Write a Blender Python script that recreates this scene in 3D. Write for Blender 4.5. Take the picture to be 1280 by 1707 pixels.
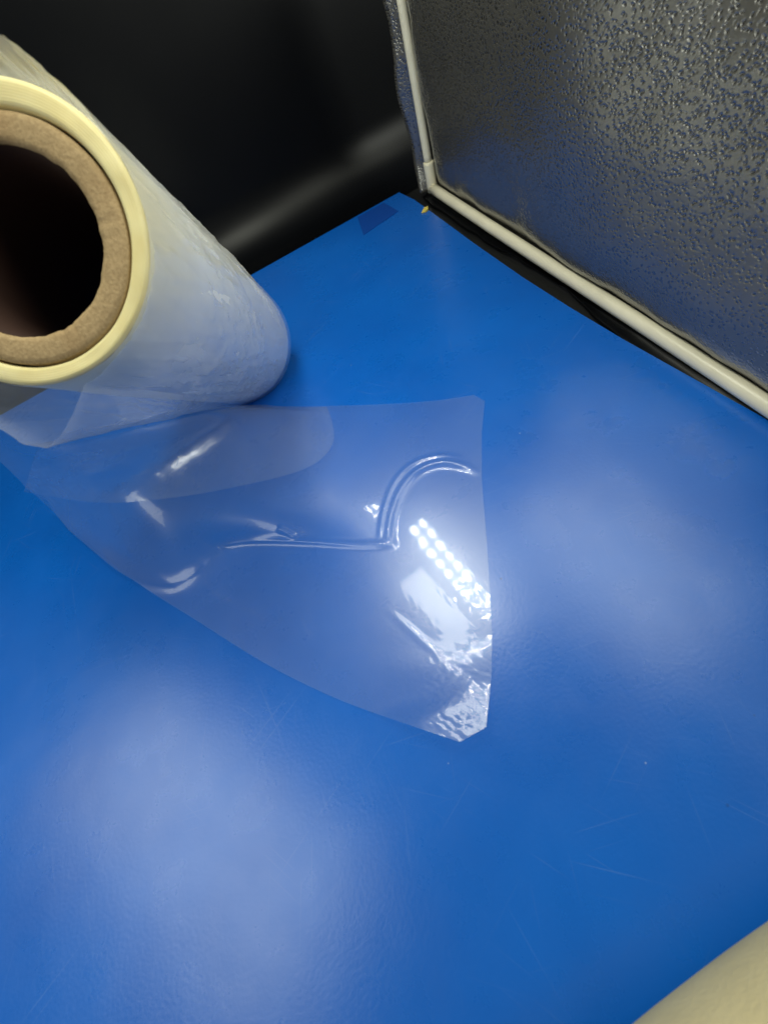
import bpy, math, random
import numpy as np
from mathutils import Vector, Matrix, noise

for o in list(bpy.data.objects):
    bpy.data.objects.remove(o, do_unlink=True)
sc = bpy.context.scene
C = sc.collection
S = 0.29                                   # the lens is 0.29 m above the blue board
rng = np.random.default_rng(7)
random.seed(7)

# ------------------------------------------------------------------ camera
FPX, TILT, ROLL = 750.0, math.radians(35.5), math.radians(-28)
fwd = np.array([0, math.sin(TILT), -math.cos(TILT)])
right0 = np.array([1.0, 0, 0]); up0 = np.cross(right0, fwd)
right = math.cos(ROLL)*right0 + math.sin(ROLL)*up0
up = -math.sin(ROLL)*right0 + math.cos(ROLL)*up0
RC = np.stack([right, up, fwd])
CAM = np.array([0, 0, S])
cd = bpy.data.cameras.new('camera'); cam = bpy.data.objects.new('camera', cd); C.objects.link(cam)
cam.matrix_world = Matrix(((right[0], up[0], -fwd[0], 0), (right[1], up[1], -fwd[1], 0), (right[2], up[2], -fwd[2], S), (0, 0, 0, 1)))
cd.sensor_fit = 'HORIZONTAL'; cd.sensor_width = 36; cd.lens = FPX/1280*36
cd.clip_start = 0.005; cd.clip_end = 50
cd.dof.use_dof = True; cd.dof.focus_distance = 0.36; cd.dof.aperture_fstop = 12.0
sc.camera = cam
sc.render.resolution_x, sc.render.resolution_y = 767, 1024

def ray(p):
    p = np.atleast_2d(np.asarray(p, float))
    return np.stack([(p[:, 0]-640)/FPX, -(p[:, 1]-853.5)/FPX, np.ones(len(p))], 1) @ RC
def at(p, z=0.0):
    """points of the place at height z (metres) along the given sight lines"""
    d = ray(p); s = (np.asarray(z)-CAM[2])/d[:, 2]
    return CAM + d*np.asarray(s).reshape(-1, 1)
def at1(px, py, z=0.0): return at([(px, py)], z)[0]
def mirrored(px, py, h):
    """where a lamp hangs at height h when a level gloss at that spot shows it"""
    q = at1(px, py, 0.0); return np.array([q[0]*(1+h/S), q[1]*(1+h/S), h])

# ------------------------------------------------------------------ world and lamps
w = bpy.data.worlds.new('World'); sc.world = w; w.use_nodes = True
bg = w.node_tree.nodes['Background']
bg.inputs[0].default_value = (0.80, 0.88, 1.0, 1); bg.inputs[1].default_value = 0.07
sc.view_settings.view_transform = 'Standard'; sc.view_settings.look = 'None'
sc.view_settings.gamma = 1; sc.view_settings.exposure = 0.9; sc.view_settings.use_curve_mapping = False
sc.cycles.use_denoising = True
sc.cycles.max_bounces = 10; sc.cycles.transparent_max_bounces = 24
sc.cycles.sample_clamp_indirect = 4

def area(name, loc, target, sx, sy, power, col, spin=0.0):
    l = bpy.data.lights.new(name, 'AREA'); l.shape = 'RECTANGLE'; l.size = sx; l.size_y = sy
    l.energy = power; l.color = col
    o = bpy.data.objects.new(name, l); C.objects.link(o)
    o.location = loc
    d = Vector(target)-Vector(loc)
    o.rotation_euler = (d.to_track_quat('-Z', 'Y') @ __import__('mathutils').Quaternion((0, 0, 1), spin)).to_euler()
    return o
HL = 0.55
def down_lamp(name, c, xdir, sx, sy, radiance, col):
    l = bpy.data.lights.new(name, 'AREA'); l.shape = 'RECTANGLE'; l.size = sx; l.size_y = sy
    l.energy = radiance*math.pi*sx*sy; l.color = col
    o = bpy.data.objects.new(name, l); C.objects.link(o); o.location = c
    o.rotation_euler = (0, 0, math.atan2(xdir[1], xdir[0])); return o
WARM = (.98, 1.0, .85)
a0 = mirrored(708, 872, HL); D = mirrored(826, 1000, HL)-a0; D /= np.linalg.norm(D)
Wd = np.array([D[1], -D[0], 0]); Wd = Wd if Wd @ (mirrored(712, 960, HL)-a0) > 0 else -Wd
for k in (0, 1):                                            # LED strip lamp: two rows of diodes
    for q in range(9):
        down_lamp('led_diode', a0+D*(.006+.030*q)+Wd*(.008+.026*k), D, .018, .012, 52, WARM)
p0 = mirrored(700, 942, HL); p1 = mirrored(703, 1022, HL)
wp = abs((p1-p0) @ Wd)
down_lamp('booth_lamp', p0+D*.09+Wd*wp*.5, D, .17, wp, 8.5, WARM)
LP = p0+D*.06+Wd*wp*.5
pr = mirrored(1060, 900, HL); pl = mirrored(330, 1380, HL)
down_lamp('booth_lamp', pr, D, .40, .34, 2.3, WARM)
down_lamp('room_or_fill_lamp', pl, (.55, -.83), .58, .29, 2.3, WARM)

area('room_or_fill_lamp', (.62, -.08, .52), (-.07, .36, .14), .30, .30, 6.0*math.pi*.09, (.97, 1.0, .88))  # unseen fill lamp, added to whiten the side of the roll

# ------------------------------------------------------------------ material helpers
def mat(name):
    m = bpy.data.materials.new(name); m.use_nodes = True
    nt = m.node_tree; nt.nodes.clear()
    out = nt.nodes.new('ShaderNodeOutputMaterial')
    return m, nt, out
def node(nt, t, **kw):
    n = nt.nodes.new('ShaderNode'+t)
    for k, v in kw.items():
        if k in n.inputs.keys() if hasattr(n.inputs, 'keys') else False: n.inputs[k].default_value = v
        else: setattr(n, k, v)
    return n
def principled(nt, out, **kw):
    b = nt.nodes.new('ShaderNodeBsdfPrincipled')
    for k, v in kw.items(): b.inputs[k].default_value = v
    nt.links.new(b.outputs[0], out.inputs[0]); return b
def tex(nt, kind, scale, vec=None, **kw):
    n = nt.nodes.new('ShaderNodeTex'+kind)
    for k, v in kw.items():
        if isinstance(v, str) or isinstance(v, bool): setattr(n, k, v)
        else: n.inputs[k].default_value = v
    n.inputs['Scale'].default_value = scale
    if vec is not None: nt.links.new(vec, n.inputs['Vector'])
    return n
def ramp(nt, src, p0, p1, c0, c1):
    r = nt.nodes.new('ShaderNodeValToRGB')
    r.color_ramp.elements[0].position = p0; r.color_ramp.elements[1].position = p1
    r.color_ramp.elements[0].color = (*c0, 1); r.color_ramp.elements[1].color = (*c1, 1)
    nt.links.new(src, r.inputs[0]); return r
def g3(v): return (v, v, v)
def coords_rot(nt, scale, ang):
    t = nt.nodes.new('ShaderNodeTexCoord'); mp = nt.nodes.new('ShaderNodeMapping'); mp.vector_type = 'TEXTURE'
    mp.inputs['Scale'].default_value = tuple(1/q for q in scale); mp.inputs['Rotation'].default_value = (0, 0, ang)
    nt.links.new(t.outputs['Object'], mp.inputs[0]); return mp.outputs[0]
def coords(nt, scale=(1, 1, 1), rot=(0, 0, 0)):
    t = nt.nodes.new('ShaderNodeTexCoord'); mp = nt.nodes.new('ShaderNodeMapping')
    mp.inputs['Scale'].default_value = scale; mp.inputs['Rotation'].default_value = rot
    nt.links.new(t.outputs['Object'], mp.inputs[0]); return mp.outputs[0]
def bump(nt, src, strength, dist, nrm=None):
    b = nt.nodes.new('ShaderNodeBump'); b.inputs['Strength'].default_value = strength; b.inputs['Distance'].default_value = dist
    nt.links.new(src, b.inputs['Height'])
    if nrm is not None: nt.links.new(nrm, b.inputs['Normal'])
    return b.outputs[0]
def math_(nt, op, a, b):
    n = nt.nodes.new('ShaderNodeMath'); n.operation = op
    for i, v in enumerate((a, b)):
        if isinstance(v, (int, float)): n.inputs[i].default_value = v
        else: nt.links.new(v, n.inputs[i])
    return n.outputs[0]
def mixc(nt, fac, a, b):
    n = nt.nodes.new('ShaderNodeMix'); n.data_type = 'RGBA'
    for i, v in ((0, fac), (6, a), (7, b)):
        if isinstance(v, (int, float)): n.inputs[i].default_value = v
        elif isinstance(v, tuple): n.inputs[i].default_value = (*v, 1)
        else: nt.links.new(v, n.inputs[i])
    return n.outputs[2]

def m_board():
    m, nt, out = mat('blue_plastic')
    b = principled(nt, out, **{'IOR': 1.6})
    v = coords(nt)
    big = tex(nt, 'Noise', 9, v, Detail=4.0)
    fine = tex(nt, 'Noise', 420, v, Detail=3.0)
    col = ramp(nt, big.outputs[0], .35, .7, (0.0012, 0.112, 0.53), (0.0018, 0.134, 0.60)).outputs[0]
    # rubbed scratches at several angles
    sfac = None
    for i, (ang, sx, sy, th) in enumerate(((.5, 7, 520, .69), (1.25, 11, 600, .70), (-.6, 8, 560, .70), (2.2, 14, 640, .70), (1.7, 5, 380, .71), (-.15, 12, 700, .70))):
        n = tex(nt, 'Noise', 1.0, coords_rot(nt, (sx, sy, 1), ang), Detail=1.0, Distortion=.25)
        r = ramp(nt, n.outputs[0], th, th+.06, g3(0), g3(1)).outputs[0]
        sfac = r if sfac is None else math_(nt, 'MAXIMUM', sfac, r)
    patch = ramp(nt, tex(nt, 'Noise', 16, v, Detail=2.0).outputs[0], .45, .65, g3(0), g3(1)).outputs[0]
    sfac = math_(nt, 'MULTIPLY', sfac, patch)
    col = mixc(nt, math_(nt, 'MULTIPLY', sfac, .10), col, (0.30, 0.42, 0.68))
    # dust and tiny pits
    vor = tex(nt, 'Voronoi', 55, v)
    spot = ramp(nt, vor.outputs['Distance'], .03, .055, g3(1), g3(0)).outputs[0]
    pick = ramp(nt, tex(nt, 'Noise', 30, v).outputs[0], .58, .62, g3(0), g3(1)).outputs[0]
    col = mixc(nt, math_(nt, 'MULTIPLY', math_(nt, 'MULTIPLY', spot, pick), .55), col, (0.012, 0.05, 0.2))
    vor2 = tex(nt, 'Voronoi', 38, coords(nt, rot=(0, 0, .7)))
    spot2 = ramp(nt, vor2.outputs['Distance'], .018, .03, g3(1), g3(0)).outputs[0]
    pick2 = ramp(nt, tex(nt, 'Noise', 21, v).outputs[0], .56, .6, g3(0), g3(1)).outputs[0]
    col = mixc(nt, math_(nt, 'MULTIPLY', math_(nt, 'MULTIPLY', spot2, pick2), .5), col, (0.6, 0.7, 0.85))
    nt.links.new(col, b.inputs['Base Color'])
    ro = ramp(nt, tex(nt, 'Noise', 26, v, Detail=9.0, Roughness=.62).outputs[0], .3, .75, g3(.25), g3(.335)).outputs[0]
    nt.links.new(ro, b.inputs['Roughness'])
    n1 = bump(nt, fine.outputs[0], .10, .0006)
    n2 = bump(nt, sfac, -.35, .0003, n1)
    n3 = bump(nt, tex(nt, 'Noise', 14, v, Detail=2.0).outputs[0], .12, .004, n2)
    nt.links.new(n3, b.inputs['Normal'])
    return m
def m_plain(name, col, rough, bscale=0, bstr=.2, bdist=.0005, var=.0, spec=.5):
    m, nt, out = mat(name)
    b = principled(nt, out, **{'Roughness': rough, 'Base Color': (*col, 1), 'Specular IOR Level': spec})
    v = coords(nt)
    if var:
        n = tex(nt, 'Noise', 40, v, Detail=5.0)
        nt.links.new(ramp(nt, n.outputs[0], .3, .7, tuple(c*(1-var) for c in col), tuple(min(1, c*(1+var)) for c in col)).outputs[0], b.inputs['Base Color'])
    if bscale:
        nt.links.new(bump(nt, tex(nt, 'Noise', bscale, v, Detail=4.0).outputs[0], bstr, bdist), b.inputs['Normal'])
    return m
def m_leather():
    m, nt, out = mat('pebbled_black_vinyl')
    b = principled(nt, out, **{'IOR': 2.5})
    v = coords(nt, (1, 1.0, 1.25))
    wob = tex(nt, 'Noise', 90, v, Detail=2.0)
    mx = nt.nodes.new('ShaderNodeVectorMath'); mx.operation = 'MULTIPLY_ADD'
    nt.links.new(wob.outputs['Color'], mx.inputs[0]); mx.inputs[1].default_value = (.006, .006, .006); nt.links.new(v, mx.inputs[2])
    vo = tex(nt, 'Voronoi', 310, mx.outputs[0], feature='F1')
    h = ramp(nt, vo.outputs['Distance'], .12, .62, g3(0), g3(1)); h.color_ramp.interpolation = 'EASE'
    soft = tex(nt, 'Noise', 160, v, Detail=3.0)
    hh = math_(nt, 'ADD', h.outputs[0], math_(nt, 'MULTIPLY', soft.outputs[0], .5))
    n1 = bump(nt, hh, .5, .0008)
    sz = nt.nodes.new('ShaderNodeSeparateXYZ'); nt.links.new(v, sz.inputs[0])   # stretched smoother where it is clamped
    st = ramp(nt, sz.outputs[2], .02, .11, g3(.14), g3(.40)).outputs[0]
    nt.links.new(st, n1.node.inputs['Strength'])
    nt.links.new(n1, b.inputs['Normal'])
    pore = ramp(nt, vo.outputs['Distance'], .12, .38, (.018, .017, .015), (.092, .087, .074)).outputs[0]
    nt.links.new(pore, b.inputs['Base Color'])
    ro = ramp(nt, tex(nt, 'Noise', 12, v, Detail=3.0).outputs[0], .3, .7, g3(.19), g3(.26)).outputs[0]
    nt.links.new(ro, b.inputs['Roughness'])
    return m
def m_film(name, haze, tint, rough, b_scale, b_str, base_refl=.06, broad=.5):
    m, nt, out = mat(name)
    v = coords(nt)
    nrm = bump(nt, tex(nt, 'Noise', b_scale, v, Detail=3.0).outputs[0], b_str, .0006)
    lw = nt.nodes.new('ShaderNodeLayerWeight'); lw.inputs['Blend'].default_value = .5; nt.links.new(nrm, lw.inputs['Normal'])
    p = math_(nt, 'POWER', lw.outputs['Facing'], 4.0)
    fac = math_(nt, 'ADD', math_(nt, 'MULTIPLY', p, .7), base_refl)
    tr = nt.nodes.new('ShaderNodeBsdfTransparent'); tr.inputs[0].default_value = (.99, .99, .99, 1)
    gls = []
    for ro_ in (rough, .32):
        g_ = nt.nodes.new('ShaderNodeBsdfGlossy'); g_.inputs['Roughness'].default_value = ro_; g_.inputs[0].default_value = (1, 1, 1, 1)
        nt.links.new(nrm, g_.inputs['Normal']); gls.append(g_)
    gl = nt.nodes.new('ShaderNodeMixShader'); gl.inputs[0].default_value = broad
    nt.links.new(gls[0].outputs[0], gl.inputs[1]); nt.links.new(gls[1].outputs[0], gl.inputs[2])
    df = nt.nodes.new('ShaderNodeBsdfDiffuse'); df.inputs[0].default_value = (*tint, 1)
    tl = nt.nodes.new('ShaderNodeBsdfTranslucent'); tl.inputs[0].default_value = (*tint, 1)
    m0 = nt.nodes.new('ShaderNodeMixShader'); m0.inputs[0].default_value = .4
    nt.links.new(df.outputs[0], m0.inputs[1]); nt.links.new(tl.outputs[0], m0.inputs[2])
    m1 = nt.nodes.new('ShaderNodeMixShader')
    hz = ramp(nt, tex(nt, 'Noise', 22, v, Detail=4.0).outputs[0], .3, .7, g3(haze*.8), g3(haze*1.2)).outputs[0]
    nt.links.new(hz, m1.inputs[0]); nt.links.new(tr.outputs[0], m1.inputs[1]); nt.links.new(m0.outputs[0], m1.inputs[2])
    m2 = nt.nodes.new('ShaderNodeMixShader'); nt.links.new(fac, m2.inputs[0])
    nt.links.new(m1.outputs[0], m2.inputs[1]); nt.links.new(gl.outputs[0], m2.inputs[2])
    nt.links.new(m2.outputs[0], out.inputs[0])
    return m
def m_card():
    m, nt, out = mat('brown_cardboard')
    b = principled(nt, out, **{'Roughness': .9, 'Specular IOR Level': .2})
    v = coords(nt)
    a = tex(nt, 'Noise', 700, v, Detail=8.0); c = tex(nt, 'Noise', 45, v, Detail=4.0)
    col = ramp(nt, a.outputs[0], .3, .72, (.31, .215, .110), (.43, .31, .165)).outputs[0]
    col = mixc(nt, math_(nt, 'MULTIPLY', ramp(nt, c.outputs[0], .5, .75, g3(0), g3(1)).outputs[0], .4), col, (.24, .14, .06))
    nt.links.new(col, b.inputs['Base Color'])
    nt.links.new(bump(nt, a.outputs[0], .5, .0007), b.inputs['Normal'])
    return m
LEN_ = .960*S
def m_wound(name, c0, c1, rough, ring):
    m, nt, out = mat(name)
    b = principled(nt, out, **{'Roughness': rough, 'IOR': 1.45})
    v = coords(nt)
    n = tex(nt, 'Noise', 60, v, Detail=5.0)
    nt.links.new(ramp(nt, n.outputs[0], .3, .7, c0, c1).outputs[0], b.inputs['Base Color'])
    if not ring:  # the pack looks yellower towards its end, where the layer edges gather
        sx = nt.nodes.new('ShaderNodeSeparateXYZ'); nt.links.new(v, sx.inputs[0])
        g = ramp(nt, sx.outputs[2], LEN_*.80, LEN_*1.0, g3(0), g3(1)).outputs[0]
        base = b.inputs['Base Color'].links[0].from_socket
        nt.links.new(mixc(nt, math_(nt, 'MULTIPLY', g, .8), base, (.82, .74, .46)), b.inputs['Base Color'])
    b.inputs['Subsurface Weight'].default_value = .25; b.inputs['Subsurface Radius'].default_value = (.012, .010, .006); b.inputs['Subsurface Scale'].default_value = .5
    if ring:      # edges of the many layers, as fine concentric lines
        wv = tex(nt, 'Wave', 300, v, wave_type='RINGS', rings_direction='Z', Distortion=1.0)
        nt.links.new(bump(nt, wv.outputs[0], .15, .0004), b.inputs['Normal'])
    return m

M = dict(board=m_board(), leather=m_leather(), card=m_card(),
         yellow=m_plain('yellow_backing', (.75, .60, .12), .6),
         cream=m_plain('cream_plastic', (.90, .84, .64), .34, 60, .1, .0004, .05),
         black=m_plain('black_sheet', (.0018, .0021, .0030), .34, 90, .03, .0003, 0, .16),
         floor=m_plain('black_floor', (.006, .006, .006), .5, 60, .2, .0008),
         pad=m_plain('cream_foam', (.70, .59, .32), .85, 500, .5, .0006, .06, .2),
         film=m_film('clear_film', .062, (.82, .85, .84), .06, 30, .12, .05, .68),
         loose=m_film('loose_film', .16, (.95, .95, .92), .12, 45, .12, .075, .5),
         side=m_wound('film_roll_side', (.80, .80, .75), (.86, .86, .81), .40, False),
         end=m_wound('film_layer_edges', (.70, .59, .28), (.77, .68, .36), .55, True))

# ------------------------------------------------------------------ mesh helpers
def obj(name, verts, faces, m, parent=None, smooth=True, world=None):
    me = bpy.data.meshes.new(name); me.from_pydata([tuple(map(float, v)) for v in verts], [], faces)
    me.materials.append(m); me.update()
    if smooth:
        me.polygons.foreach_set('use_smooth', [True]*len(me.polygons))
    o = bpy.data.objects.new(name, me); C.objects.link(o)
    if parent is not None:
        o.parent = parent; o.matrix_parent_inverse = parent.matrix_basis.inverted()
    return o
def tag(o, label=None, cat=None, group=None, kind=None):
    if label: o['label'] = label
    if cat: o['category'] = cat
    if group: o['group'] = group
    if kind: o['kind'] = kind
    return o
def empty(name, loc):
    e = bpy.data.objects.new(name, None); C.objects.link(e); e.empty_display_size = .02
    e.location = loc; return e
def grid_faces(nu, nv, wrap_u=False):
    f = []
    for i in range(nu if wrap_u else nu-1):
        for j in range(nv-1):
            a = i*nv+j; b = ((i+1) % nu)*nv+j
            f.append((a, b, b+1, a+1))
    return f
def sheet(name, P, m, parent=None, thick=0, wrap=False):
    nu, nv = P.shape[:2]
    o = obj(name, P.reshape(-1, 3), grid_faces(nu, nv, wrap), m, parent)
    if thick:
        s = o.modifiers.new('thickness', 'SOLIDIFY'); s.thickness = thick; s.offset = 0
    return o
def polyprism(outline, z0, z1):
    n = len(outline)
    v = [(x, y, z0) for x, y in outline]+[(x, y, z1) for x, y in outline]
    f = [tuple(range(n-1, -1, -1)), tuple(range(n, 2*n))]
    f += [(i, (i+1) % n, n+(i+1) % n, n+i) for i in range(n)]
    return v, f
def tube_pts(path, r, k=20):
    path = np.asarray(path, float); n = len(path); V = []
    t = np.gradient(path, axis=0); t /= np.linalg.norm(t, axis=1)[:, None]
    ref = np.array([0, 0, 1.0]) if abs(t[0][2]) < .8 else np.array([1.0, 0, 0])
    rr = np.broadcast_to(r, (n,))
    for i in range(n):
        a = np.cross(t[i], ref); a /= np.linalg.norm(a); b = np.cross(t[i], a)
        for q in range(k):
            an = 2*math.pi*q/k; V.append(path[i]+rr[i]*(math.cos(an)*a+math.sin(an)*b))
    F = [(i*k+q, i*k+(q+1) % k, (i+1)*k+(q+1) % k, (i+1)*k+q) for i in range(n-1) for q in range(k)]
    F += [tuple(range(k-1, -1, -1)), tuple((n-1)*k+q for q in range(k))]
    return V, F
def fbm(x, y, z, oct=3):
    return noise.fractal(Vector((x, y, z)), 1.0, 2.0, oct)
def smooth_path(pts, n):
    """Catmull-Rom through the points, n samples even in length"""
    p = np.asarray(pts, float); q = np.vstack([2*p[0]-p[1], p, 2*p[-1]-p[-2]]); out = []
    for i in range(len(p)-1):
        a, b, c, d = q[i:i+4]
        for t in np.linspace(0, 1, 24, endpoint=False):
            out.append(.5*((2*b)+(c-a)*t+(2*a-5*b+4*c-d)*t*t+(3*b-3*c+d-a)*t**3))
    out = np.array(out+[p[-1]]); L = np.r_[0, np.cumsum(np.linalg.norm(np.diff(out, axis=0), axis=1))]
    s = np.linspace(0, L[-1], n)
    return np.stack([np.interp(s, L, out[:, k]) for k in range(p.shape[1])], 1)

# ------------------------------------------------------------------ setting: black floor and back sheet
v = [(-1.2, -.8, -.0075), (1.2, -.8, -.0075), (1.2, 1.6, -.0075), (-1.2, 1.6, -.0075)]
tag(obj('floor', v, [(0, 1, 2, 3)], M['floor'], smooth=False), kind='structure')

corner = at1(665, 320); edgeL = at1(415, 460)
dL = (edgeL-corner)/np.linalg.norm(edgeL-corner)          # along the back wall, towards the roll
nB = np.array([-dL[1], dL[0], 0]);
if nB[1] < 0: nB = -nB                                    # away from the camera
# the back sheet: lies on the floor, curves up into the wall
P = []
gap = .012
prof = []
for s in np.linspace(0, gap, 3): prof.append((s, -.0055))
RB = .075
for a in np.linspace(0, math.radians(84), 18)[1:]:
    prof.append((gap+RB*math.sin(a), -.0055+RB*(1-math.cos(a))))
for k in np.linspace(.03, .75, 18): prof.append((prof[19][0]+k*math.cos(math.radians(84)), prof[19][1]+k*math.sin(math.radians(84))))
us = np.linspace(-.10, 1.05, 90)
for u in us:
    row = []
    for (s, z) in prof:
        wv = .003*fbm(u*4, z*4, 3.3)*min(1, (z+.0055)/.05)
        q = corner+dL*u+nB*(s+wv); row.append((q[0], q[1], max(z, -.0055)+.0006*fbm(u*7, s*20, 1.1)*min(1, (z+.0055)/.02)))
    P.append(row)
tag(sheet('back_wall', np.array(P), M['black']), kind='structure')

# ------------------------------------------------------------------ blue board
redge = at([(665, 320), (690, 332), (715, 350), (752, 377), (790, 405), (870, 461), (950, 512), (1040, 566), (1140, 622), (1280, 700)])[:, :2]
far = redge[-1]+np.array([.02, -.55])
out_line = [tuple(q) for q in redge]+[tuple(far), (-.75, far[1]), tuple((corner+dL*1.0)[:2])]
bd = tag(empty('blue_board', (corner[0]-.2, corner[1]-.4, -.0045)), 'scuffed glossy blue plastic board with thin yellow edge, lying on black floor', 'board')
vv, ff = polyprism(out_line, -.0030, 0.0)
top = obj('board_top', vv, ff, M['board'], bd, False)
cen = np.mean(np.array(out_line), axis=0)
ol2 = [tuple(np.array(q)+(np.array(q)-cen)/np.linalg.norm(np.array(q)-cen)*.0010) for q in out_line]
vv, ff = polyprism(ol2, -.0045, -.0031)
obj('board_backing', vv, ff, M['yellow'], bd, False)
# darker square of blue tape near the corner
tp = at([(596, 362), (640, 338), (664, 352), (606, 392)], 0)[:, :2]
vv, ff = polyprism([tuple(q) for q in tp][::-1], .0002, .0006)
mt = m_plain('blue_tape', (.002, .062, .36), .45)
obj('tape_patch', vv, ff, mt, bd, False)

# yellow chip on the board's rim
cp = at1(709, 350, .001)
pts = []
for k, (a, r) in enumerate(((0, .006), (1.0, .0042), (2.0, .0035), (2.9, .0066), (4.0, .004), (5.1, .0038))):
    pts.append((cp[0]+r*math.cos(a+.4), cp[1]+r*1.1*math.sin(a+.4)))
vv, ff = polyprism(pts, .0004, .0022)
vv = [(x, y, z+(.001*math.sin(300*x) if z > .001 else 0)) for x, y, z in vv]
tag(obj('paint_chip', vv, ff, M['yellow'], smooth=False), 'tiny bright yellow chip on the corner of the blue board', 'chip')

# ------------------------------------------------------------------ framed black panel
rt = .0062
cA = at1(722, 312, rt); cE = at1(1262, 664, rt)
dA = (cE-cA); dA[2] = 0; dA /= np.linalg.norm(dA)
nP = np.array([-dA[1], dA[0], 0]);
if nP[0] > 0: nP = -nP                                     # towards the board
pn = tag(empty('framed_panel', (cA+dA*.35)*np.array([1, 1, 0])+np.array([0, 0, -.0075])),
         'upright black pebbled vinyl panel clipped into a cream plastic tube frame', 'panel')
Lp, Hp = .95, .27
base0 = cA.copy()
def panel_pt(s, z, off): q = base0+dA*s-nP*.0+nP*off; return np.array([q[0], q[1], z])
n1, n2 = 170, 120
P = np.zeros((n1, n2, 3))
for i, s in enumerate(np.r_[np.linspace(-.008, .10, 60), np.linspace(.105, Lp, n1-60)]):
    for j, z in enumerate(np.r_[np.linspace(.004, .09, 50), np.linspace(.094, Hp, n2-50)]):
        d1 = max(0, s-.004); d2 = max(0, z-.010)
        puff = .011*(1-math.exp(-d1/.011))*(1-math.exp(-d2/.007))
        wv = .0035*fbm(s*7, z*9, .4)+.0022*fbm(s*24, z*18, 5.0)*math.exp(-min(d1, d2)/.03)
        wv += .0020*math.sin(z*62+1.2)*math.exp(-d1/.02)
        sl = min(1, max(0, (s-.24)/.16)); sl = sl*sl*(3-2*sl)
        wv -= .21*sl*max(0, z-.045)*(1-math.exp(-max(0, z-.045)/.02))
        P[i, j] = panel_pt(s, z, -.0075+puff+wv*min(1, d1/.006)*min(1, d2/.006))
sheet('vinyl_sheet', P, M['leather'], pn, .0012)
# loose margins of the sheet outside the tubes
P = np.zeros((8, 90, 3))
for j, z in enumerate(np.linspace(.002, Hp, 90)):
    wd = .023+.005*fbm(z*14, 0, 9)+.004*math.sin(z*40)
    if z < .03: wd *= .35+.65*z/.03
    for i, t in enumerate(np.linspace(0, 1, 8)):
        P[i, j] = panel_pt(-.002-wd*t, z, -.004+.016*t*t+.003*math.sin(z*55+t*2)*t)
sheet('side_margin', P, M['leather'], pn, .0010)
P = np.zeros((140, 8, 3))
for i, s in enumerate(np.linspace(-.012, Lp, 140)):
    wd = .0085+.006*fbm(s*9, 2.0, 4)+.004*math.sin(s*17+.4)
    for j, t in enumerate(np.linspace(0, 1, 8)):
        q = panel_pt(s, 0, -.003+(wd+.006)*t)
        P[i, j] = (q[0], q[1], .0052*(1-t)**2-.0052*(t > 0)*min(1, t*2)+.0012+.0035*t*max(0, fbm(s*22, 1, 2)))
sheet('bottom_flange', P, M['black'], pn, .0010)
# tubes and corner joint
path = [panel_pt(s, rt+.0010*math.sin(s*6), .0015+.0012*math.sin(s*9)) for s in np.linspace(.002, Lp, 40)]
vv, ff = tube_pts(path, rt, 24); obj('bottom_tube', vv, ff, M['cream'], pn)
path = [panel_pt(-.0005+.0012*math.sin(z*7), z, .001) for z in np.linspace(.035, Hp, 30)]
vv, ff = tube_pts(path, rt*.80, 24); obj('side_tube', vv, ff, M['cream'], pn)
path = [panel_pt(s, Hp, .001+.0012*math.sin(s*9)) for s in np.linspace(-.004, Lp, 40)]
vv, ff = tube_pts(path, rt*.95, 24); obj('top_tube', vv, ff, M['cream'], pn)
path = [panel_pt(0, z, .001) for z in (rt*.4, .008, .034, .0365, .037)]
vv, ff = tube_pts(path, [rt*1.08, rt*1.1, rt*1.1, rt*1.06, rt*.9], 24); obj('corner_sleeve', vv, ff, M['cream'], pn)

# ------------------------------------------------------------------ roll of film
top_c = np.array([-.300, .885, .813])*S
n = np.array([-.104, -.718, .688]); n /= np.linalg.norm(n)
LEN = .960*S; RO = .17266*S; RI = RO*.76; RF = RO*1.22
bot_c = top_c-n*LEN
e1 = np.array([0, 0, -1.0]); e1 -= n*(e1@n); e1 /= np.linalg.norm(e1)       # lowest side
e2 = np.cross(n, e1)
Mx = Matrix((( e1[0], e2[0], n[0], bot_c[0]), (e1[1], e2[1], n[1], bot_c[1]), (e1[2], e2[2], n[2], bot_c[2]), (0, 0, 0, 1)))
roll = bpy.data.objects.new('film_roll', None); C.objects.link(roll); roll.matrix_basis = Mx; roll.empty_display_size = .02
tag(roll, 'clear plastic film roll with brown cardboard core, its loose end spread over the board', 'film roll')
def rp(th, r, h): return bot_c+n*h+r*(math.cos(th)*e1+math.sin(th)*e2)
def to_rim(px, py, h=LEN):
    """angle and radius on the roll's end plane"""
    d = ray([(px, py)])[0]; c = bot_c+n*h; s = ((c-CAM)@n)/(d@n); q = CAM+d*s-c
    return math.atan2(q@e2, q@e1), np.linalg.norm(q)
def lathe_local(name, prof, m, k=160, jitter=None):
    P = np.zeros((k, len(prof), 3))
    for i in range(k):
        th = 2*math.pi*i/k
        for j, (r, h) in enumerate(prof):
            if jitter: r, h = jitter(th, j, r, h)
            P[i, j] = (r*math.cos(th), r*math.sin(th), h)
    o = sheet(name, P, m, None, 0, True); o.parent = roll; return o
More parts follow.
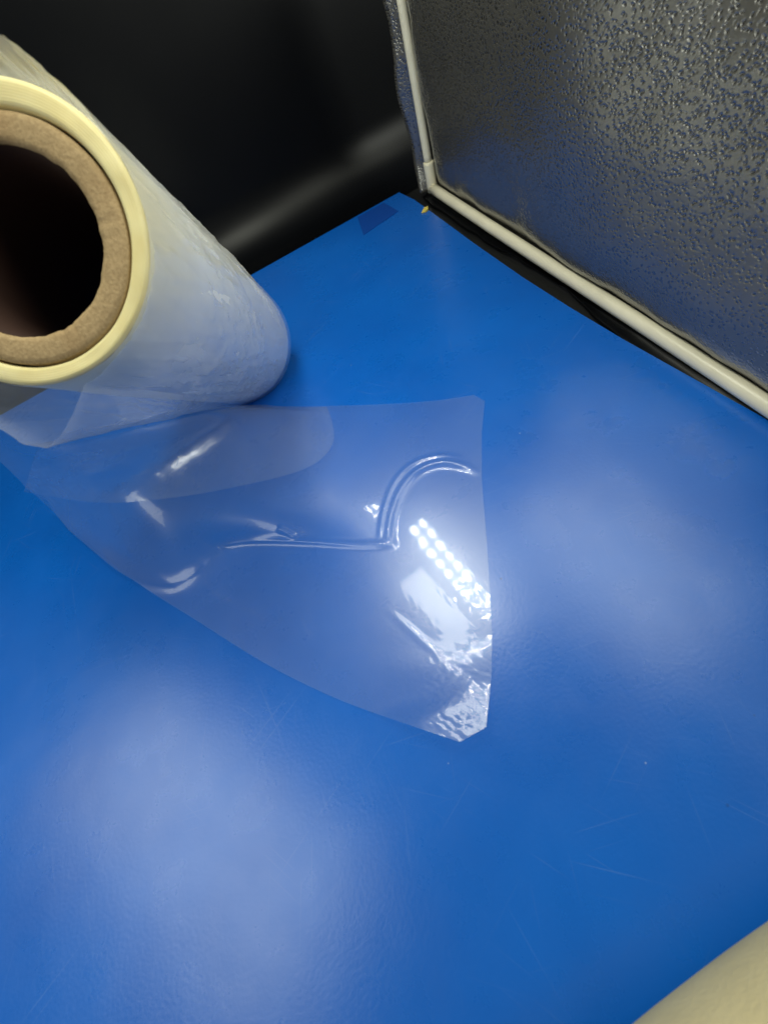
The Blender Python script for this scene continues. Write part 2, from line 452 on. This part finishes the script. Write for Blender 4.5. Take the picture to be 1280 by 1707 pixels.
# cardboard core with a rough inner lip
def jc(th, j, r, h):
    if j in (5, 6, 7): return r+.0007*fbm(math.cos(th)*6, math.sin(th)*6, j*.3, 4), h-.0006*abs(fbm(math.cos(th)*9, math.sin(th)*9, 7, 3))
    return r, h+(.0004*fbm(math.cos(th)*5, math.sin(th)*5, j) if 1 < j < 8 else 0)
prof = [(RO, .0), (RO, LEN*.5), (RO, LEN-.002), (RO-.0005, LEN-.0010), (RO-.003, LEN-.0006), (RI+.003, LEN-.0006), (RI+.0008, LEN-.001), (RI, LEN-.0022), (RI+.0003, LEN-.004)]
lathe_local('cardboard_core', prof, M['card'], 220, jc)
lathe_local('core_inside', [(RI, LEN-.0030), (RI, LEN-.02), (RI, LEN*.7), (RI, LEN*.4), (RI, .002), (RI+.002, 0), (RO, 0)], m_plain('core_inside_shade', (.040, .015, .008), .8, 120, .3), 160)  # inside wall of the core, its shade put into a near-black colour
# wound film: end faces and side; the pack sits a little off-centre at this end
aL = to_rim(-150, 290)[0]
def ecc(th, t): t = min(1, max(0, (t-.75)/.25)); return .0027*math.cos(th-aL)*t*t*(3-2*t)
ge = RO+.0011
def je(th, j, r, h): return r+ecc(th, 1)*(r-ge)/(RF-ge), h+.0008*fbm(math.cos(th)*2, math.sin(th)*2, r*90, 2)
prof = [(ge, LEN-.012), (ge, LEN-.002), (ge+.0005, LEN-.0008)]+[(r, LEN-.0003) for r in np.linspace(ge+.0015, RF-.0028, 6)]+[(RF-.0028+.0026*math.sin(a), LEN-.0033+.0030*math.cos(a)) for a in np.linspace(.15, 1.2, 6)]
lathe_local('film_end', prof, M['end'], 200, je)
def js(th, j, r, h):
    t = h/LEN
    return r+ecc(th, t)*max(0, (r-ge)/(RF-ge))+.0004*fbm(math.cos(th)*2.2, math.sin(th)*2.2, t*5, 3), h
prof = [(ge, .001), (ge+.004, .0003), (RF-.004, .0), (RF-.0016, .0010), (RF-.0004, .0032)]+[(RF, h) for h in np.linspace(.008, LEN-.0045, 70)]+[(RF-.0028+.0026*math.sin(a), LEN-.0033+.0030*math.cos(a)) for a in np.linspace(math.pi/2, 1.2, 4)]
lathe_local('wound_film', prof, M['side'], 220, js)

# loose outer wrap: wrinkled, pulled away from the roll where the free end leaves it
rimpts = [((135, 640)), ((128, 660)), ((112, 695)), ((96, 722)), ((74, 744)), ((50, 741)), ((28, 734)), ((0, 716)), ((-40, 690))]
rim = [to_rim(*p) for p in rimpts]
ang_tip = rim[4][0]
NT, NH = 300, 110
rt_ang = np.array([a for a, r in rim]); rt_rad = np.array([r for a, r in rim])
order = np.argsort(rt_ang); rt_ang = rt_ang[order]; rt_rad = rt_rad[order]
au = to_rim(60, 110)[0]
def adiff(a, b): return (a-b+math.pi) % (2*math.pi)-math.pi
print('rim', [(round(a, 2), round(r/RF, 2)) for a, r in rim], 'upper', au, 'tip', ang_tip)
P = np.zeros((NT, NH, 3))
for i in range(NT):
    th = -math.pi+2*math.pi*i/NT
    over = .024*math.exp(-(adiff(th, au)/.75)**2)-.0015
    if rt_ang[0] <= th <= rt_ang[-1]: rtop = max(np.interp(th, rt_ang, rt_rad), RF+.0012+ecc(th, 1))
    else:
        dd = min(abs(adiff(th, rt_ang[0])), abs(adiff(th, rt_ang[-1])))
        e = rt_rad[0] if abs(adiff(th, rt_ang[0])) < abs(adiff(th, rt_ang[-1])) else rt_rad[-1]
        rtop = RF+.0012+ecc(th, 1)+max(0, e-RF-.0012-ecc(th, 1))*math.exp(-(dd/.25)**2)
    for j, t in enumerate(np.linspace(0, 1, NH)):
        h = t*(LEN+over)
        f = t**1.15
        c, s_ = math.cos(th), math.sin(th)
        wr = .0009*fbm(c*3+t*3, s_*3-t*1.5, t*2, 2)+.0008*fbm((th*9+t*7), t*2.2, 2.2, 3)
        tw = math.sin((th*7-t*13)+2.5*fbm(c*2, s_*2, t*4))
        wr += .0007*tw*math.exp(-((t-.45)/.28)**2)
        rg = 1-abs(fbm(th*4.2-t*6, t*9+th*2, 6.1, 2))*2.6
        wr += .0008*max(0, rg)**3*math.exp(-((t-.5)/.3)**2)
        rg2 = 1-abs(fbm(th*9-t*4, t*5, 1.7, 2))*2.4
        wr += .0005*max(0, rg2)**3
        r = (RF+.0016)*(1-f)+(rtop+.0004)*f+max(-.0002, wr)*min(1, t*6)
        P[i, j] = (r*c, r*s_, h)
o = sheet('loose_wrap', P, M['loose'], None, 0, True); o.parent = roll

# ------------------------------------------------------------------ free end of the film, from the roll onto the board
start_near = to_rim(-70, 712)
G0 = at1(396, 674, .004)                                   # where the roll's low rim meets the board
G1 = rp(start_near[0], start_near[1], LEN-.001)
topz = np.array([(0, 770, .60), (60, 826, .46), (130, 890, .30), (230, 972, .14), (330, 1036, .055), (440, 1105, .022), (550, 1160, .012), (660, 1202, .007), (770, 1240, .006)])
T = [G1]+[at1(a, b, z*S) for a, b, z in topz]
B = [G0]+[at1(a, b, z) for a, b, z in ((470, 677, .004), (560, 676, .0035), (650, 673, .003), (730, 667, .003), (790, 658, .003))]
E = [at1(a, b, z) for a, b, z in ((790, 658, .003), (808, 668, .0035), (803, 720, .003), (803, 800, .003), (811, 900, .003), (815, 960, .0025), (820, 1060, .0025), (820, 1130, .002), (813, 1216, .0025), (770, 1240, .006*S))]
NU, NV = 300, 320
T = smooth_path(T, NU); B = smooth_path(B, NU)
Ep = np.array(E); LL = np.r_[0, np.cumsum(np.linalg.norm(np.diff(Ep, axis=0), axis=1))]
# keep the cut corners crisp: sample the end line by length without rounding
sv = np.linspace(0, LL[-1], NV); Ee = np.stack([np.interp(sv, LL, Ep[:, k]) for k in range(3)], 1)
gv = np.linspace(0, 1, NV)
Gg = G0[None]*(1-gv[:, None])+G1[None]*gv[:, None]
U = np.linspace(0, 1, NU)[:, None, None]; V = gv[None, :, None]
Q = (1-V)*B[:, None]+V*T[:, None]+(1-U)*Gg[None]+U*Ee[None]-((1-U)*(1-V)*B[0]+U*(1-V)*B[-1]+(1-U)*V*T[0]+U*V*T[-1])
# the sheet sags: away from the roll it comes down onto the board in a soft bend
z = Q[..., 2].copy()
d = Q-CAM
def px_of(Q):
    c = (Q-CAM) @ RC.T
    return 640+FPX*c[..., 0]/c[..., 2], 853.5-FPX*c[..., 1]/c[..., 2]
px, py = px_of(Q)
def dist_poly(px, py, poly):
    best = np.full(px.shape, 1e9); tt = np.zeros(px.shape); Lc = 0
    poly = np.asarray(poly, float)
    tot = np.sum(np.linalg.norm(np.diff(poly, axis=0), axis=1))
    for a, b in zip(poly[:-1], poly[1:]):
        ab = b-a; l = np.linalg.norm(ab)
        t = np.clip(((px-a[0])*ab[0]+(py-a[1])*ab[1])/(l*l), 0, 1)
        dd = np.hypot(px-a[0]-t*ab[0], py-a[1]-t*ab[1])
        m = dd < best; best[m] = dd[m]; tt[m] = (Lc+t[m]*l)/tot; Lc += l
    return best, tt
# region still lifted by the roll: stretched from the roll's side down to the crease where the film meets the board
c1 = [(92, 852), (150, 910), (205, 950), (250, 968), (290, 972), (325, 956), (350, 926), (372, 906)]
crease = smooth_path([(40, 806)]+c1+[(430, 901), (520, 904), (600, 909), (646, 905), (652, 860), (668, 818), (695, 787), (735, 772), (775, 778), (835, 795)], 160)
poly = np.vstack([crease, [(900, 600), (-400, 560), (-400, 760)]])
inside = np.zeros(px.shape, bool)
for a, b in zip(poly, np.roll(poly, -1, axis=0)):
    if a[1] == b[1]: continue
    hit = ((a[1] > py) != (b[1] > py)) & (px < (b[0]-a[0])*(py-a[1])/(b[1]-a[1])+a[0])
    inside ^= hit
FL = .0016
zz = np.where(inside, np.clip(Q[..., 2], 0, None)*.6, FL)
zb = Gg[:, 2].copy(); zz[0] = np.maximum(zb, FL)
tx = px[:, -1]; te = np.clip((92-tx)/(92-tx[0]), 0, 1)*G1[2]
def fix(zz):
    zz[~inside] = FL; zz[0] = np.maximum(zb, FL); zz[:, 0] = FL; zz[-1] = FL; zz[:, -1] = np.maximum(te, FL)
    return zz
for it in range(2500):
    zz = fix(zz); zz[1:-1, 1:-1] = .25*(zz[:-2, 1:-1]+zz[2:, 1:-1]+zz[1:-1, :-2]+zz[1:-1, 2:])
zz = fix(zz); zm = G1[2]; zz = np.where(inside, FL+zm*(np.clip((zz-FL)/zm, 0, 1))**.8, zz)
for it in range(12):
    zn = zz.copy(); zn[1:-1, 1:-1] = .25*(zz[:-2, 1:-1]+zz[2:, 1:-1]+zz[1:-1, :-2]+zz[1:-1, 2:]); zn[1:-1, -1] = .5*zz[1:-1, -1]+.25*(zz[:-2, -1]+zz[2:, -1]); zz = zn
Q = at(np.stack([px.ravel(), py.ravel()], 1), zz.ravel()).reshape(NU, NV, 3)
ridge = np.zeros(px.shape)
def add_ridge(pts, hgt, wid, t0=.06, t1=.06):
    global ridge
    p = smooth_path(pts, 60); dd, tt = dist_poly(px, py, p)
    env = np.clip(tt/t0, 0, 1)*np.clip((1-tt)/t1, 0, 1) if t0 else 1
    ridge += hgt*np.exp(-(dd/wid)**2)*env
add_ridge(c1, .0030, 12, .12, .03)
add_ridge([(366, 908), (430, 901), (520, 904), (600, 909), (665, 907)], .0024, 6.5, .03, .1)
add_ridge([(646, 905), (652, 860), (668, 818), (695, 787), (735, 772), (775, 778), (800, 792)], .0024, 6, .03, .2)
add_ridge([(632, 905), (640, 852), (657, 806), (688, 774), (735, 760), (780, 766)], .0012, 4, .1, .2)
add_ridge([(468, 882), (490, 893)], .0022, 5, 0, 0)
add_ridge([(640, 1010), (690, 1056), (760, 1120)], .0004, 6, .4, .4)
cr = np.zeros(px.shape); wo = np.zeros(px.shape)
for i in range(NU):
    for j in range(NV):
        x, y = Q[i, j, 0], Q[i, j, 1]
        e = math.exp(-(((px[i, j]-770)/75)**2+((py[i, j]-1165)/85)**2))
        e2_ = math.exp(-(((px[i, j]-770)/80)**2+((py[i, j]-1005)/38)**2))
        cr[i, j] = e*.0002*fbm(x*430, y*430, .3, 3)+e2_*.00006*fbm(x*420, y*150, 2.3, 2)
        wo[i, j] = fbm(x*13, y*13, Q[i, j, 2]*8, 2)
fade = np.clip(np.minimum(np.minimum(U[..., 0]*8, 1), 1), 0, 1)
# the cut corner curls up a little and shows the booth lamp
Pm = at1(758, 1165); hv = (CAM-Pm)/np.linalg.norm(CAM-Pm)+(LP-Pm)/np.linalg.norm(LP-Pm)
slope = -hv[:2]/hv[2]
lin = (Q[..., 0]-Pm[0])*slope[0]+(Q[..., 1]-Pm[1])*slope[1]
tl = np.clip((py-1045)/110, 0, 1)*np.clip((px-600-40*np.sin(py*.045))/150, 0, 1); tl = tl*tl*(3-2*tl)
lift = tl*(lin-lin[(px > 690) & (py > 1075)].min())
print('curl', slope, lift.max(), 'wp', wp)
# normals of the smooth sheet
du = np.gradient(Q, axis=0); dv = np.gradient(Q, axis=1); N = np.cross(du, dv); N /= np.linalg.norm(N, axis=2)[..., None]
N = np.where((N @ (-fwd))[..., None] < 0, -N, N)
Q = Q+N*((ridge+cr+(.00010+.0010*np.clip(Q[..., 2]/.03, 0, 1))*wo+lift)*fade)[..., None]
Q[..., 2] = np.maximum(Q[..., 2], .0011+.0004*wo)
sheet('film_sheet', Q, M['film'], roll)
# extra lobe-shaped layer of film just above the sheet, beside the roll
px, py = px_of(Q)
upc = smooth_path([(60, 752), (215, 718), (400, 677), (480, 678), (545, 678)], 90)
loc_ = smooth_path([(40, 820), (170, 838), (300, 828), (400, 810), (490, 788), (535, 765), (556, 735), (553, 700), (545, 678)], 90)
P = np.zeros((90, 24, 3)); fp = np.stack([px.ravel(), py.ravel()], 1); fq = Q.reshape(-1, 3)
for i in range(90):
    for j in range(24):
        t = j/23; t_ = t
        a = upc[i]*(1-t)+loc_[i]*t
        k = np.argmin((fp[:, 0]-a[0])**2+(fp[:, 1]-a[1])**2)
        edge = math.exp(-((1-t)*np.linalg.norm(loc_[i]-upc[i])/14)**2)
        P[i, j] = at1(a[0], a[1], fq[k, 2]+.0012+.0012*edge)
o = sheet('film_lobe', P, M['film'], roll)

# ------------------------------------------------------------------ cream rounded pad at the board's near side
hp = .085
c0 = at1(1229, 1664, hp*.8); c1_ = at1(1117, 1759, hp*.8); c2_ = at1(1337, 1591, hp*.8)
dE = (c2_-c1_); dE /= np.linalg.norm(dE); nE = np.cross(np.array([0, 0, 1.0]), dE)
if (at1(1270, 1700, hp*.8)-c0) @ nE < 0: nE = -nE
print('pad edge depth', (c0-CAM) @ fwd, nE, np.linalg.norm(c2_-c1_))
# a bolster-like slab: long rounded edge, gently bowed
nx, prof = 60, []
for a in np.linspace(-.5*math.pi, .5*math.pi, 16): prof.append((.030*(1-math.cos(a)), hp*.5+.5*hp*math.sin(a)))
prof += [(.06, hp+.001), (.11, hp+.002), (.15, hp+.001)]
prof += [(.18-.030*(1-math.cos(a)), hp*.5+.5*hp*math.sin(a)) for a in np.linspace(.5*math.pi, -.5*math.pi, 12)]
P = np.zeros((nx, len(prof), 3))
for i, u in enumerate(np.linspace(-1, 1, nx)):
    cap = (1-abs(u)**8)**.5
    bow = .16*u*u*.07
    for j, (q, h) in enumerate(prof):
        p = c0+dE*(u*.16)+nE*(bow+.09+(q-.09)*max(.02, cap))
        P[i, j] = (p[0]+.0015*fbm(u*3, q*20, h*20), p[1], max(.0012, hp*.5+(h-hp*.5)*max(.05, cap)+.0015))
tag(sheet('bolster_pad', P, M['pad'], None, 0, False), 'cream rounded pad, out of focus, on the blue board', 'pad')
